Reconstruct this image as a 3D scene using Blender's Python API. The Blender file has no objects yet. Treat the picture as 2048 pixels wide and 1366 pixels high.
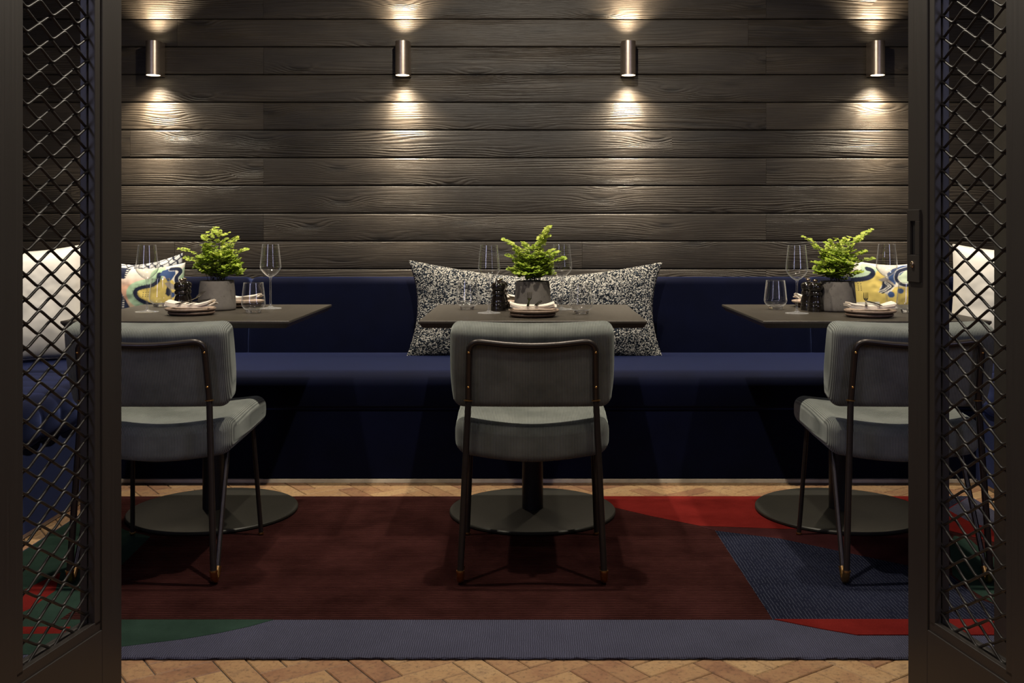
import bpy, bmesh, math, random
from mathutils import Vector, Matrix, noise as mnoise
PI = math.pi
sc = bpy.context.scene
COL = sc.collection
random.seed(7)

# ------------------------------------------------------------------ camera constants
F, CX, CY, CH = 2080.0, 1060.0, 455.0, 1.057      # focal length and principal point (of 2048x1366), lens height


def at_depth(px, py, d):
    return Vector(((px - CX) * d / F, d, CH - (py - CY) * d / F))


def at_height(px, py, z):
    s = (py - CY) / (CH - z)
    return Vector(((px - CX) / s, F / s, z))


# ------------------------------------------------------------------ object helpers
def link(o, parent=None):
    COL.objects.link(o)
    if parent is not None:
        o.parent = parent
    return o


def mk(name, V, Fc, mats, parent=None, smooth=True, loc=None, slots=None, angle=None):
    me = bpy.data.meshes.new(name)
    me.from_pydata([tuple(v) for v in V], [], [tuple(f) for f in Fc])
    if not isinstance(mats, (list, tuple)):
        mats = [mats]
    for m in mats:
        me.materials.append(m)
    if slots:
        for p, s in zip(me.polygons, slots):
            p.material_index = s
    bm = bmesh.new()
    bm.from_mesh(me)
    bmesh.ops.recalc_face_normals(bm, faces=bm.faces)
    bm.to_mesh(me)
    bm.free()
    if smooth:
        for p in me.polygons:
            p.use_smooth = True
        me.set_sharp_from_angle(angle=math.radians(angle if angle else 40))
    me.update()
    o = bpy.data.objects.new(name, me)
    if loc is not None:
        o.location = loc
    return link(o, parent)


def empty(name, label, cat, loc=(0, 0, 0), rz=0.0, group=None):
    o = bpy.data.objects.new(name, None)
    o.empty_display_size = 0.05
    COL.objects.link(o)
    o.location = loc
    o.rotation_euler = (0, 0, rz)
    return tag(o, label, cat, group)


def tag(o, label=None, cat=None, group=None, kind=None):
    if label:
        o['label'] = label
    if cat:
        o['category'] = cat
    if group:
        o['group'] = group
    if kind:
        o['kind'] = kind
    return o


def kids(o):
    return [c for c in bpy.data.objects if c.parent == o]


def dup(root, loc, rz=0.0, label=None):
    r = root.copy()
    COL.objects.link(r)
    r.location = loc
    r.rotation_euler = (0, 0, rz)
    if label:
        r['label'] = label
    for ch in kids(root):
        c = ch.copy()
        COL.objects.link(c)
        c.parent = r
        for g in kids(ch):
            d = g.copy()
            COL.objects.link(d)
            d.parent = c
    return r


class MB:
    """collects shapes into one mesh"""

    def __init__(s):
        s.V, s.F, s.S = [], [], []
        s.slot = 0

    def add(s, V, Fc):
        n = len(s.V)
        s.V += [Vector(v) for v in V]
        s.F += [[i + n for i in f] for f in Fc]
        s.S += [s.slot] * len(Fc)
        return s

    def obj(s, name, mats, parent=None, **k):
        return mk(name, s.V, s.F, mats, parent, slots=s.S, **k)

    def xf(s, m):
        s.V = [m @ v for v in s.V]
        return s

    def box(s, x0, x1, y0, y1, z0, z1):
        v = [(x, y, z) for x in (x0, x1) for y in (y0, y1) for z in (z0, z1)]
        return s.add(v, [(0, 1, 3, 2), (4, 6, 7, 5), (0, 4, 5, 1), (2, 3, 7, 6), (0, 2, 6, 4), (1, 5, 7, 3)])

    def lathe(s, prof, n=40, c=(0, 0, 0), cap0=True, cap1=True):
        V, Fc = [], []
        for r, z in prof:
            for i in range(n):
                a = 2 * PI * i / n
                V.append((c[0] + r * math.cos(a), c[1] + r * math.sin(a), c[2] + z))
        for j in range(len(prof) - 1):
            for i in range(n):
                k = (i + 1) % n
                Fc.append((j * n + i, j * n + k, (j + 1) * n + k, (j + 1) * n + i))
        if cap0:
            Fc.append(tuple(range(n))[::-1])
        if cap1:
            Fc.append(tuple((len(prof) - 1) * n + i for i in range(n)))
        return s.add(V, Fc)

    def tube(s, pts, r, n=12, cap=True, radii=None):
        pts = [Vector(p) for p in pts]
        V, Fc = [], []
        up = None
        for i, p in enumerate(pts):
            t = (pts[min(i + 1, len(pts) - 1)] - pts[max(i - 1, 0)]).normalized()
            if up is None:
                a = Vector((0, 0, 1)) if abs(t.z) < .9 else Vector((1, 0, 0))
                up = (a - t * a.dot(t)).normalized()
            else:
                up = (up - t * up.dot(t)).normalized()
            b = t.cross(up)
            rr = radii[i] if radii else r
            for k in range(n):
                a = 2 * PI * k / n
                V.append(p + (up * math.cos(a) + b * math.sin(a)) * rr)
        for j in range(len(pts) - 1):
            for k in range(n):
                q = (k + 1) % n
                Fc.append((j * n + k, j * n + q, (j + 1) * n + q, (j + 1) * n + k))
        if cap:
            Fc.append(tuple(range(n))[::-1])
            Fc.append(tuple((len(pts) - 1) * n + k for k in range(n)))
        return s.add(V, Fc)

    def prism(s, poly, z0, z1):
        n = len(poly)
        V = [(p[0], p[1], z0) for p in poly] + [(p[0], p[1], z1) for p in poly]
        Fc = [tuple(range(n))[::-1], tuple(range(n, 2 * n))]
        Fc += [(i, (i + 1) % n, n + (i + 1) % n, n + i) for i in range(n)]
        return s.add(V, Fc)

    def rbox(s, sx, sy, sz, r, n=10, c=(0, 0, 0), warp=None, m=5):
        """box with round edges on a dense grid, optionally warped by a function of (x,y,z)"""
        h = (sx / 2, sy / 2, sz / 2)

        def params(hh):
            a = [-hh + r * (1 - math.cos(PI / 2 * i / m)) * 1.0 for i in range(m)]
            b = [-(hh - r) + 2 * (hh - r) * i / n for i in range(n + 1)]
            return a + b + [-q for q in reversed(a)]
        P = [params(q) for q in h]
        idx, V, Fc = {}, [], []

        def vid(i, j, k):
            key = (i, j, k)
            if key not in idx:
                q = Vector((P[0][i], P[1][j], P[2][k]))
                cc = Vector([max(-(h[t] - r), min(h[t] - r, q[t])) for t in range(3)])
                d = q - cc
                p = cc + d.normalized() * r if d.length > 1e-9 else q
                if warp:
                    p = warp(p)
                idx[key] = len(V)
                V.append(p + Vector(c))
            return idx[key]
        L = [len(p) for p in P]
        for a, (u, v) in enumerate(((1, 2), (0, 2), (0, 1))):
            for side in (0, L[a] - 1):
                for i in range(L[u] - 1):
                    for j in range(L[v] - 1):
                        q = []
                        for di, dj in ((0, 0), (1, 0), (1, 1), (0, 1)):
                            t = [0, 0, 0]
                            t[a], t[u], t[v] = side, i + di, j + dj
                            q.append(vid(*t))
                        Fc.append(q)
        return s.add(V, Fc)

    def extrude(s, prof, secs, axis='x'):
        """prof: list of (d,z); secs: list of (position, shrink); closed loop swept along axis with capped ends"""
        cd = sum(p[0] for p in prof) / len(prof)
        cz = sum(p[1] for p in prof) / len(prof)
        V, n = [], len(prof)
        for x, sh in secs:
            for d, z in prof:
                v = Vector((d - cd, z - cz))
                l = v.length
                v = v * (max(l - sh, 0.001) / l)
                V.append((x, cd + v.x, cz + v.y) if axis == 'x' else (cd + v.x, x, cz + v.y))
        Fc = []
        for j in range(len(secs) - 1):
            for i in range(n):
                k = (i + 1) % n
                Fc.append((j * n + i, j * n + k, (j + 1) * n + k, (j + 1) * n + i))
        Fc.append(tuple(range(n)))
        Fc.append(tuple((len(secs) - 1) * n + i for i in range(n)))
        return s.add(V, Fc)


def bez(p0, p1, p2, n=8):
    p0, p1, p2 = Vector(p0), Vector(p1), Vector(p2)
    return [p0 * (1 - t) ** 2 + p1 * 2 * t * (1 - t) + p2 * t * t for t in (i / n for i in range(n + 1))]


def fillet(pts, r, n=6):
    pts = [Vector(p) for p in pts]
    out = [pts[0]]
    for i in range(1, len(pts) - 1):
        a, b, c = pts[i - 1], pts[i], pts[i + 1]
        u, v = (a - b), (c - b)
        q = min(r, u.length * .45, v.length * .45)
        out += bez(b + u.normalized() * q, b, b + v.normalized() * q, n)
    out.append(pts[-1])
    return out


# ------------------------------------------------------------------ material helpers
class NT:
    def __init__(s, name):
        s.m = bpy.data.materials.new(name)
        s.m.use_nodes = True
        s.t = s.m.node_tree
        s.b = s.t.nodes['Principled BSDF']
        s.out = s.t.nodes['Material Output']

    def n(s, typ, ins=None, **props):
        x = s.t.nodes.new(typ)
        for k, v in props.items():
            setattr(x, k, v)
        for k, v in (ins or {}).items():
            s.set(x.inputs[k], v)
        return x

    def set(s, sock, v):
        if hasattr(v, 'is_output') or isinstance(v, bpy.types.NodeSocket):
            s.t.links.new(v, sock)
        elif isinstance(v, (tuple, list)) and sock.type == 'RGBA' and len(v) == 3:
            sock.default_value = (*v, 1)
        else:
            sock.default_value = v

    def p(s, **k):
        for a, v in k.items():
            s.set(s.b.inputs[a.replace('_', ' ')], v)
        return s

    def math(s, op, a, b=0.0, c=None, clamp=False):
        x = s.t.nodes.new('ShaderNodeMath')
        x.operation = op
        x.use_clamp = clamp
        s.set(x.inputs[0], a)
        s.set(x.inputs[1], b)
        if c is not None:
            s.set(x.inputs[2], c)
        return x.outputs[0]

    def obj(s):
        return s.n('ShaderNodeTexCoord').outputs['Object']

    def xyz(s, v):
        x = s.n('ShaderNodeSeparateXYZ', {0: v})
        return x.outputs[0], x.outputs[1], x.outputs[2]

    def comb(s, x=0.0, y=0.0, z=0.0):
        return s.n('ShaderNodeCombineXYZ', {0: x, 1: y, 2: z}).outputs[0]

    def noise(s, vec, scale, detail=2.0, rough=.5):
        return s.n('ShaderNodeTexNoise', {'Vector': vec, 'Scale': scale, 'Detail': detail, 'Roughness': rough}).outputs['Fac']

    def ramp(s, fac, stops):
        r = s.n('ShaderNodeValToRGB', {0: fac})
        e = r.color_ramp.elements
        while len(e) < len(stops):
            e.new(.5)
        for q, (pos, col) in zip(e, stops):
            q.position = pos
            q.color = (*col, 1) if len(col) == 3 else col
        return r.outputs[0]

    def mix(s, fac, a, b, mode='MIX'):
        x = s.n('ShaderNodeMix', data_type='RGBA', blend_type=mode)
        s.set(x.inputs[0], fac)
        s.set(x.inputs[6], a)
        s.set(x.inputs[7], b)
        return x.outputs[2]

    def bump(s, h, strength=.5, dist=.002):
        b = s.n('ShaderNodeBump', {'Height': h, 'Strength': strength, 'Distance': dist})
        s.set(s.b.inputs['Normal'], b.outputs[0])
        return s


def simple(name, col, rough=.5, metal=0.0, nz=0.0, nscale=60, **kw):
    t = NT(name)
    c = col
    if nz:
        f = t.noise(t.obj(), nscale, 4)
        c = t.ramp(f, [(.3, [q * (1 - nz) for q in col]), (.7, [min(1, q * (1 + nz)) for q in col])])
    t.p(Base_Color=c, Roughness=rough, Metallic=metal, **kw)
    return t.m


def srgb(r, g, b):
    return tuple(((v / 255 / 12.92) if v / 255 <= .04045 else ((v / 255 + .055) / 1.055) ** 2.4) for v in (r, g, b))


# --- timber wall: brushed, knotty, nearly black boards
def mat_boards():
    t = NT('charred_boards')
    x, y, z = t.xyz(t.obj())
    rnd = t.n('ShaderNodeAttribute', attribute_name='rnd').outputs['Fac']
    px = t.math('ADD', x, t.math('MULTIPLY', rnd, 37.0))
    pz = t.math('ADD', z, t.math('MULTIPLY', rnd, 11.0))
    warp = t.noise(t.comb(t.math('MULTIPLY', px, .55), 0.0, t.math('MULTIPLY', pz, 9.0)), 1.0, 2, .45)
    vor = t.n('ShaderNodeTexVoronoi', {'Vector': t.comb(t.math('MULTIPLY', px, 2.1), t.math('MULTIPLY', pz, 7.5), 0.0), 'Scale': 1.0, 'Randomness': 1.0},
              voronoi_dimensions='2D')
    d2 = t.math('POWER', t.math('MULTIPLY', vor.outputs['Distance'], 4.0), 2.0)
    size = t.xyz(vor.outputs['Color'])[0]
    knot = t.math('MULTIPLY', t.math('EXPONENT', t.math('MULTIPLY', d2, -1.0)), t.math('POWER', size, 1.2))
    g = t.math('ADD', t.math('ADD', t.math('MULTIPLY', pz, 560.0), t.math('MULTIPLY', t.math('ADD', warp, t.math('MULTIPLY', t.noise(t.comb(t.math('MULTIPLY', px, 5.0), 5.0, t.math('MULTIPLY', pz, 60.0)), 1.0, 2), .10)), 66.0)), t.math('MULTIPLY', knot, 24.0))
    lines = t.math('SINE', g)
    ridge = t.math('POWER', t.math('MULTIPLY_ADD', lines, .5, .5), .6)
    fine = t.noise(t.comb(t.math('MULTIPLY', px, 7.0), 0.0, t.math('MULTIPLY', pz, 420.0)), 1.0, 3, .6)
    amp = t.noise(t.comb(t.math('MULTIPLY', px, .9), 3.0, t.math('MULTIPLY', pz, 7.0)), 1.0, 2)
    amp = t.math('MULTIPLY_ADD', t.math('SUBTRACT', amp, .44, clamp=True), 4.5, .16, clamp=True)
    amp = t.math('ADD', amp, t.math('MULTIPLY', knot, .7), clamp=True)
    core = t.math('EXPONENT', t.math('MULTIPLY', d2, -7.0))
    h = t.math('ADD', t.math('MULTIPLY', t.math('MULTIPLY', ridge, amp), .60), t.math('MULTIPLY', fine, .50))
    h = t.math('ADD', h, t.math('MULTIPLY', t.math('MULTIPLY', core, size), -.5))
    tone = t.math('ADD', t.math('MULTIPLY', t.math('MULTIPLY', ridge, amp), .26), t.math('MULTIPLY', fine, .45))
    tone = t.math('ADD', tone, t.math('MULTIPLY', t.math('SUBTRACT', rnd, .5), .3))
    tone = t.math('SUBTRACT', tone, t.math('MULTIPLY', t.math('MULTIPLY', core, size), .65))
    cloud = t.noise(t.comb(t.math('MULTIPLY', px, 3.0), 9.0, t.math('MULTIPLY', pz, 10.0)), 1.0, 3)
    tone = t.math('ADD', tone, t.math('MULTIPLY', t.math('SUBTRACT', cloud, .5), .7))
    col = t.ramp(tone, [(.0, (.012, .0090, .0062)), (.38, (.034, .0262, .0185)), (.85, (.076, .060, .043))])
    t.p(Base_Color=col, Roughness=t.math('MULTIPLY_ADD', fine, .25, .36), Specular_IOR_Level=.42)
    t.bump(h, .8, .0030)
    return t.m


def mat_velvet(name, col, tint, sheen=.5):
    t = NT(name)
    o = t.obj()
    f = t.noise(o, 7, 4, .6)
    g = t.noise(o, 900, 2)
    c = t.ramp(f, [(.3, [q * .8 for q in col]), (.7, [q * 1.25 for q in col])])
    t.p(Base_Color=c, Roughness=.75, Sheen_Weight=sheen, Sheen_Roughness=.38, Sheen_Tint=tint, Specular_IOR_Level=.06)
    t.bump(t.math('ADD', t.math('MULTIPLY', g, .3), f), .12, .004)
    return t.m


def mat_corduroy():
    t = NT('corduroy')
    o = t.obj()
    x, y, z = t.xyz(o)
    w = t.math('SINE', t.math('MULTIPLY', x, 2 * PI / .0046))
    rib = t.math('POWER', t.math('MULTIPLY_ADD', w, .5, .5), .55)
    f = t.noise(o, 9, 4, .6)
    base = t.ramp(f, [(.3, (.138, .148, .134)), (.7, (.238, .250, .227))])
    c = t.mix(rib, t.mix(1.0, base, (.26, .26, .27), 'MULTIPLY'), base)
    t.p(Base_Color=c, Roughness=.8, Sheen_Weight=.35, Sheen_Roughness=.4, Sheen_Tint=(.85, .95, .9), Specular_IOR_Level=.15)
    t.bump(rib, .6, .0016)
    return t.m


def mat_boucle():
    t = NT('boucle')
    o = t.obj()
    v = t.n('ShaderNodeTexVoronoi', {'Vector': o, 'Scale': 235.0, 'Randomness': 1.0})
    wob = t.noise(o, 280, 3, .7)
    s = t.math('ADD', t.math('MULTIPLY', t.xyz(v.outputs['Color'])[0], .8), t.math('MULTIPLY', wob, .4))
    c = t.ramp(s, [(.52, (.012, .015, .022)), (.64, (.030, .048, .070)), (.71, (.36, .345, .31)), (.97, (.64, .61, .55))])
    t.p(Base_Color=c, Roughness=.95, Specular_IOR_Level=.1)
    h = t.math('ADD', t.math('SUBTRACT', 1.0, t.math('MULTIPLY', v.outputs['Distance'], 1.0)), t.math('MULTIPLY', wob, .8))
    t.bump(h, .9, .005)
    return t.m


def mat_attr(name, attr='Col', rough=.85, weave=500, strength=.15):
    t = NT(name)
    c = t.n('ShaderNodeAttribute', attribute_name=attr).outputs['Color']
    t.p(Base_Color=c, Roughness=rough, Specular_IOR_Level=.15)
    t.bump(t.noise(t.obj(), weave, 2), strength, .001)
    return t.m


def mat_pile(name, col, rib=None, angle=0.0, light=None, fuzz=420, depth=.5, spot=.28, dark=.38):
    """rug pile: soft noise, optional carved ribs with period rib along direction angle"""
    t = NT(name)
    o = t.obj()
    x, y, z = t.xyz(o)
    f = t.noise(o, 5, 4, .65)
    g = t.noise(o, fuzz, 3, .7)
    c = t.ramp(f, [(.28, [q * (1 - spot) for q in col]), (.72, [q * (1 + spot) for q in col])])
    c = t.mix(t.math('MULTIPLY_ADD', g, 1.2, -.1, clamp=True), t.mix(1.0, c, (.45, .45, .45), 'MULTIPLY'), c)
    h = t.math('MULTIPLY', g, .6)
    if rib:
        u = t.math('ADD', t.math('MULTIPLY', x, math.cos(angle)), t.math('MULTIPLY', y, math.sin(angle)))
        wob = t.math('MULTIPLY', t.noise(o, 40, 2), .006)
        w = t.math('SINE', t.math('MULTIPLY', t.math('ADD', u, wob), 2 * PI / rib))
        w = t.math('MULTIPLY_ADD', w, .5, .5)
        if light:
            k = t.math('GREATER_THAN', w, .95)
            brk = t.math('GREATER_THAN', t.noise(o, 70, 3), .42)
            c = t.mix(t.math('MULTIPLY', k, brk), c, light)
            h = t.math('ADD', h, t.math('MULTIPLY', w, .6))
        else:
            w = t.math('POWER', w, .8)
            c = t.mix(w, t.mix(1.0, c, (dark, dark, dark), 'MULTIPLY'), c)
            h = t.math('ADD', h, t.math('MULTIPLY', w, 1.0))
    t.p(Base_Color=c, Roughness=1.0, Specular_IOR_Level=.0)
    t.bump(h, depth, .005)
    return t.m


def mat_brick():
    t = NT('terracotta_bricks')
    o = t.obj()
    rnd = t.n('ShaderNodeAttribute', attribute_name='rnd').outputs['Fac']
    f = t.noise(o, 11, 7, .72)
    g = t.noise(o, 90, 5, .65)
    b = t.ramp(t.math('ADD', t.math('MULTIPLY', rnd, .34), t.math('MULTIPLY', f, .90)),
               [(.22, srgb(92, 62, 45)), (.45, srgb(128, 92, 66)), (.68, srgb(150, 118, 82)), (.95, srgb(166, 138, 100))])
    c = t.mix(t.ramp(f, [(.55, (0, 0, 0)), (.68, (.6, .6, .6))]), b, srgb(96, 66, 52))
    c = t.mix(t.ramp(g, [(.34, (.55, .55, .55)), (.48, (0, 0, 0))]), c, srgb(70, 52, 40))
    t.p(Base_Color=c, Roughness=.55, Specular_IOR_Level=.35)
    t.bump(t.math('ADD', f, t.math('MULTIPLY', g, .3)), .3, .004)
    return t.m


def mat_tabletop():
    t = NT('dark_tabletop')
    x, y, z = t.xyz(t.obj())
    f = t.noise(t.comb(t.math('MULTIPLY', x, 240.0), t.math('MULTIPLY', y, 6.0), z), 1.0, 3)
    c = t.ramp(f, [(.3, (.036, .0295, .022)), (.7, (.052, .043, .032))])
    t.p(Base_Color=c, Roughness=.42, Specular_IOR_Level=.45)
    t.bump(f, .06, .001)
    return t.m


def mat_frame():
    t = NT('dark_bronze_paint')
    x, y, z = t.xyz(t.obj())
    f = t.noise(t.comb(t.math('MULTIPLY', x, 260.0), t.math('MULTIPLY', y, 260.0), t.math('MULTIPLY', z, 3.0)), 1.0, 3)
    c = t.ramp(f, [(.25, (.019, .0150, .0125)), (.75, (.025, .0200, .0165))])
    t.p(Base_Color=c, Roughness=t.math('MULTIPLY_ADD', f, .08, .44), Specular_IOR_Level=.5)
    t.bump(f, .015, .001)
    return t.m


def mat_glass(name, tint=(1, 1, 1), rimw=.62, rimp=4.0):
    """thin-walled glass: mirror reflection by Fresnel over plain see-through"""
    t = NT(name)
    fa = t.n('ShaderNodeLayerWeight', {'Blend': .5}).outputs['Facing']
    fr = t.math('MULTIPLY_ADD', t.math('POWER', fa, 3.0), .85, .11, clamp=True)
    gl = t.n('ShaderNodeBsdfGlossy', {'Color': (1, 1, 1, 1), 'Roughness': .045})
    tr = t.n('ShaderNodeBsdfTransparent', {'Color': (.97 * tint[0], .97 * tint[1], .97 * tint[2], 1)})
    mx = t.n('ShaderNodeMixShader', {0: fr, 1: tr.outputs[0], 2: gl.outputs[0]})
    sc_ = t.n('ShaderNodeBsdfTranslucent', {'Color': (.9, .9, .9, 1)})
    df_ = t.n('ShaderNodeBsdfDiffuse', {'Color': (.9, .9, .9, 1)})
    hz = t.n('ShaderNodeMixShader', {0: .5, 1: sc_.outputs[0], 2: df_.outputs[0]})
    rim = t.math('MULTIPLY', t.math('POWER', fa, rimp), rimw)  # white haze at grazing angles stands in for bright refracting edges
    m2 = t.n('ShaderNodeMixShader', {0: rim, 1: mx.outputs[0], 2: hz.outputs[0]})
    t.t.links.new(m2.outputs[0], t.out.inputs[0])
    return t.m


def mat_solid_glass():
    t = NT('solid_glass')
    t.p(Base_Color=(1, 1, 1), Roughness=.01, IOR=1.5, Transmission_Weight=1.0)
    return t.m


def mat_leaf():
    t = NT('fern_leaf')
    o = t.obj()
    rnd = t.n('ShaderNodeAttribute', attribute_name='rnd').outputs['Fac']
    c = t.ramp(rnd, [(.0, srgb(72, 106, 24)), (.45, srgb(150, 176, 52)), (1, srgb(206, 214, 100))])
    df = t.n('ShaderNodeBsdfPrincipled', {'Base Color': c, 'Roughness': .45, 'Specular IOR Level': .3})
    tl = t.n('ShaderNodeBsdfTranslucent', {'Color': c})
    mx = t.n('ShaderNodeMixShader', {0: .3, 1: df.outputs[0], 2: tl.outputs[0]})
    t.t.links.new(mx.outputs[0], t.out.inputs[0])
    return t.m


def mat_concrete():
    t = NT('grey_concrete')
    o = t.obj()
    f = t.noise(o, 16, 5, .6)
    pit = t.n('ShaderNodeTexVoronoi', {'Vector': o, 'Scale': 70.0})
    hole = t.math('LESS_THAN', pit.outputs['Distance'], .13)
    c = t.ramp(f, [(.3, (.10, .088, .078)), (.7, (.165, .148, .132))])
    c = t.mix(t.math('MULTIPLY', hole, .6), c, (.04, .035, .03))
    t.p(Base_Color=c, Roughness=.8)
    t.bump(t.math('SUBTRACT', t.math('MULTIPLY', f, .4), hole), .35, .002)
    return t.m


def emitter(name, col, strength):
    t = NT(name)
    e = t.n('ShaderNodeEmission', {'Color': (*col, 1), 'Strength': strength})
    t.t.links.new(e.outputs[0], t.out.inputs[0])
    return t.m


BOARDS = mat_boards()
VELVET = mat_velvet('navy_velvet', (.0010, .0018, .0105), (.25, .33, .85), .50)
CORD = mat_corduroy()
BOUCLE = mat_boucle()
PRINT = mat_attr('printed_linen')
HATCH = mat_attr('hatched_linen')
WHITE_CLOTH = simple('white_satin_cotton', (.72, .69, .64), .5, nz=.03, nscale=5, Sheen_Weight=.15)
BRICK = mat_brick()
TOP = mat_tabletop()
FRAME = mat_frame()
MESHMAT = simple('mesh_steel', (.013, .0105, .009), .42, .0, nz=.15, Specular_IOR_Level=.35)
DARK_STEEL = simple('black_steel', (.020, .018, .017), .45, .2, nz=.12)
BASEPLATE = simple('olive_black_plate', (.024, .023, .018), .45, .3, nz=.1, nscale=20)
TUBE = simple('bronze_black_tube', (.032, .025, .022), .34, .5, nz=.1)
BRASS = simple('aged_brass', (.60, .34, .11), .30, 1.0, nz=.2, nscale=80)
SCONCE = simple('bronze_anodised', (.46, .37, .30), .34, .92, nz=.08)
GLASS = mat_glass('thin_glass')
SOLID = mat_solid_glass()
STEMGLASS = mat_glass('stem_glass', (1, 1, 1), .75, 1.8)
FOOTGLASS = mat_glass('foot_glass', (1, 1, 1), .34, 2.2)
LEAF = mat_leaf()
STEM = simple('fern_stem', (.030, .022, .012), .5, nz=.2)
SOIL = simple('soil', (.018, .013, .009), .95, nz=.5, nscale=200)
POT = mat_concrete()
CERAMIC = simple('pink_beige_stoneware', (.36, .265, .20), .5, nz=.14, nscale=90)
CERAMIC2 = simple('brown_stoneware', (.20, .135, .10), .5, nz=.16, nscale=90)
LINEN = simple('cream_linen', (.74, .66, .57), .85, nz=.06, nscale=30)
CUTLERY = simple('dark_cutlery', (.16, .14, .12), .22, 1.0, nz=.1)
LACQUER = simple('black_lacquer', (.008, .006, .005), .10, 0, nz=.2, Coat_Weight=.6)
KNOB = simple('steel_knob', (.55, .42, .30), .2, 1.0, nz=.1)
PALE_WOOD = simple('pale_plinth', (.62, .55, .45), .45, nz=.2, nscale=14)
PLASTER = simple('dark_plaster', (.035, .030, .026), .8, nz=.15)
GROUT = simple('grout', (.05, .043, .036), .9, nz=.2)
LAMP_GLOW = emitter('lamp_glow', (1.0, .80, .50), 9.0)
JAMB = simple('jamb_paint', (.030, .026, .020), .4, nz=.1)

# ------------------------------------------------------------------ setting
WALL_Y = 5.123
BH, Z0 = .1368, 1.810


def float_attr(o, name, vals, domain='POINT'):
    a = o.data.attributes.new(name, 'FLOAT', domain)
    a.data.foreach_set('value', vals)


def wall_back():
    mb, rn = MB(), []
    rng = random.Random(3)
    xl, xr = -2.66, 2.74
    for k in range(-14, 7):
        z0, z1 = Z0 + k * BH, Z0 + (k + 1) * BH
        z0c, z1c = z0 + .0016, z1 - .0016
        seam = -1.313 if k % 2 == 0 else rng.choice([-.35, -1.9, .9])
        if k % 2 == 0:
            cuts = [xl, seam, 1.163, xr]
        else:
            cuts = [xl, rng.uniform(-2.3, -1.7), rng.uniform(.2, 2.2), xr]
        for a, b in zip(cuts[:-1], cuts[1:]):
            n0 = len(mb.V)
            a, b = a + .0005, b - .0005
            e = .0035
            y = WALL_Y + rng.uniform(0, .0012)
            prof = [(y + .03, z0c), (y + e, z0c), (y + .0008, z0c + e * .6), (y, z0c + e * 1.8), (y, z1c - e * 1.8), (y + .0008, z1c - e * .6), (y + e, z1c), (y + .03, z1c)]
            V = [(x, p[0], p[1]) for x in (a, b) for p in prof]
            n = len(prof)
            mb.add(V, [(i, (i + 1) % n, n + (i + 1) % n, n + i) for i in range(n)] + [tuple(range(n)), tuple(range(n, 2 * n))])
            rn += [rng.random()] * (len(mb.V) - n0)
    n0 = len(mb.V)
    mb.box(xl, xr, WALL_Y + .012, WALL_Y + .12, 0, 2.72)
    rn += [0.0] * (len(mb.V) - n0)
    o = mb.obj('wall_back', BOARDS, smooth=True, angle=50)
    # fine regular subdivision is not needed: the grain lives in the bump
    float_attr(o, 'rnd', rn)
    tag(o, kind='structure')


wall_back()


def wall(name, x0, x1, y0, y1, z0=0.0, z1=2.72, m=PLASTER):
    o = MB().box(x0, x1, y0, y1, z0, z1).obj(name, m, smooth=False)
    tag(o, kind='structure')


wall('wall_left', -2.78, -2.66, -1.6, 5.24)
wall('wall_right', 2.74, 2.86, -1.6, 5.24)
wall('ceiling', -2.78, 2.86, -1.6, 5.24, 2.72, 2.82)
wall('trim_1', 1.022, 1.20, 2.20, 2.29, 0, 2.72, JAMB)
wall('trim_2', -1.10, -1.02, 1.72, 1.84, 0, 2.72, JAMB)
wall('trim_3', 1.05, 1.13, 1.72, 1.84, 0, 2.72, JAMB)
wall('trim_4', -1.10, 1.13, 1.72, 1.86, 2.28, 2.72, JAMB)


def floor():
    mb, rn = MB(), []
    W, gap = .068, .0026
    K = 3
    L = K * W
    ang = math.radians(35)
    ca, sa = math.cos(ang), math.sin(ang)
    rng = random.Random(5)

    def tile(u0, v0, u1, v1):
        cu, cv = (u0 + u1) / 2, (v0 + v1) / 2
        X, Y = cu * ca - cv * sa, 2.5 + cu * sa + cv * ca
        if not (-2.75 < X < 2.83 and .9 < Y < 5.2):
            return
        g = gap / 2
        n0 = len(mb.V)
        z1 = -.0004 + rng.uniform(-.0008, 0)
        b = .0022
        pts = []
        for (e, z) in ((g, -.012), (g, z1 - b), (g + b, z1)):
            for (u, v) in ((u0 + e, v0 + e), (u1 - e, v0 + e), (u1 - e, v1 - e), (u0 + e, v1 - e)):
                pts.append((u * ca - v * sa, 2.5 + u * sa + v * ca, z))
        fs = [(8, 9, 10, 11)]
        for a in (0, 4):
            for i in range(4):
                k = (i + 1) % 4
                fs.append((a + i, a + k, a + 4 + k, a + 4 + i))
        mb.add(pts, fs)
        rn.extend([rng.random()] * (len(mb.V) - n0))
    # classic herringbone: every row k of the grid holds one lying and one standing brick, shifted by one width
    N = 80
    for k in range(-N, N):
        for j in range(-16, 17):
            # horizontal brick at (k + 2K j, k); vertical at (k + K + 2K j ... )
            u, v = (k + 2 * K * j) * W, k * W
            tile(u, v, u + L, v + W)
            u2, v2 = (k + K + 2 * K * j) * W, k * W
            tile(u2, v2 - (K - 1) * W, u2 + W, v2 + W)
    slots_n = len(mb.F)
    mb.slot = 1
    n0 = len(mb.V)
    mb.box(-2.75, 2.83, -1.6, 5.2, -.06, -.004)
    rn.extend([0.0] * (len(mb.V) - n0))
    o = mb.obj('floor', [BRICK, GROUT], smooth=False)
    float_attr(o, 'rnd', rn)
    tag(o, kind='structure')


floor()

# ------------------------------------------------------------------ banquettes
SEAT_Z = .46


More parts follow.
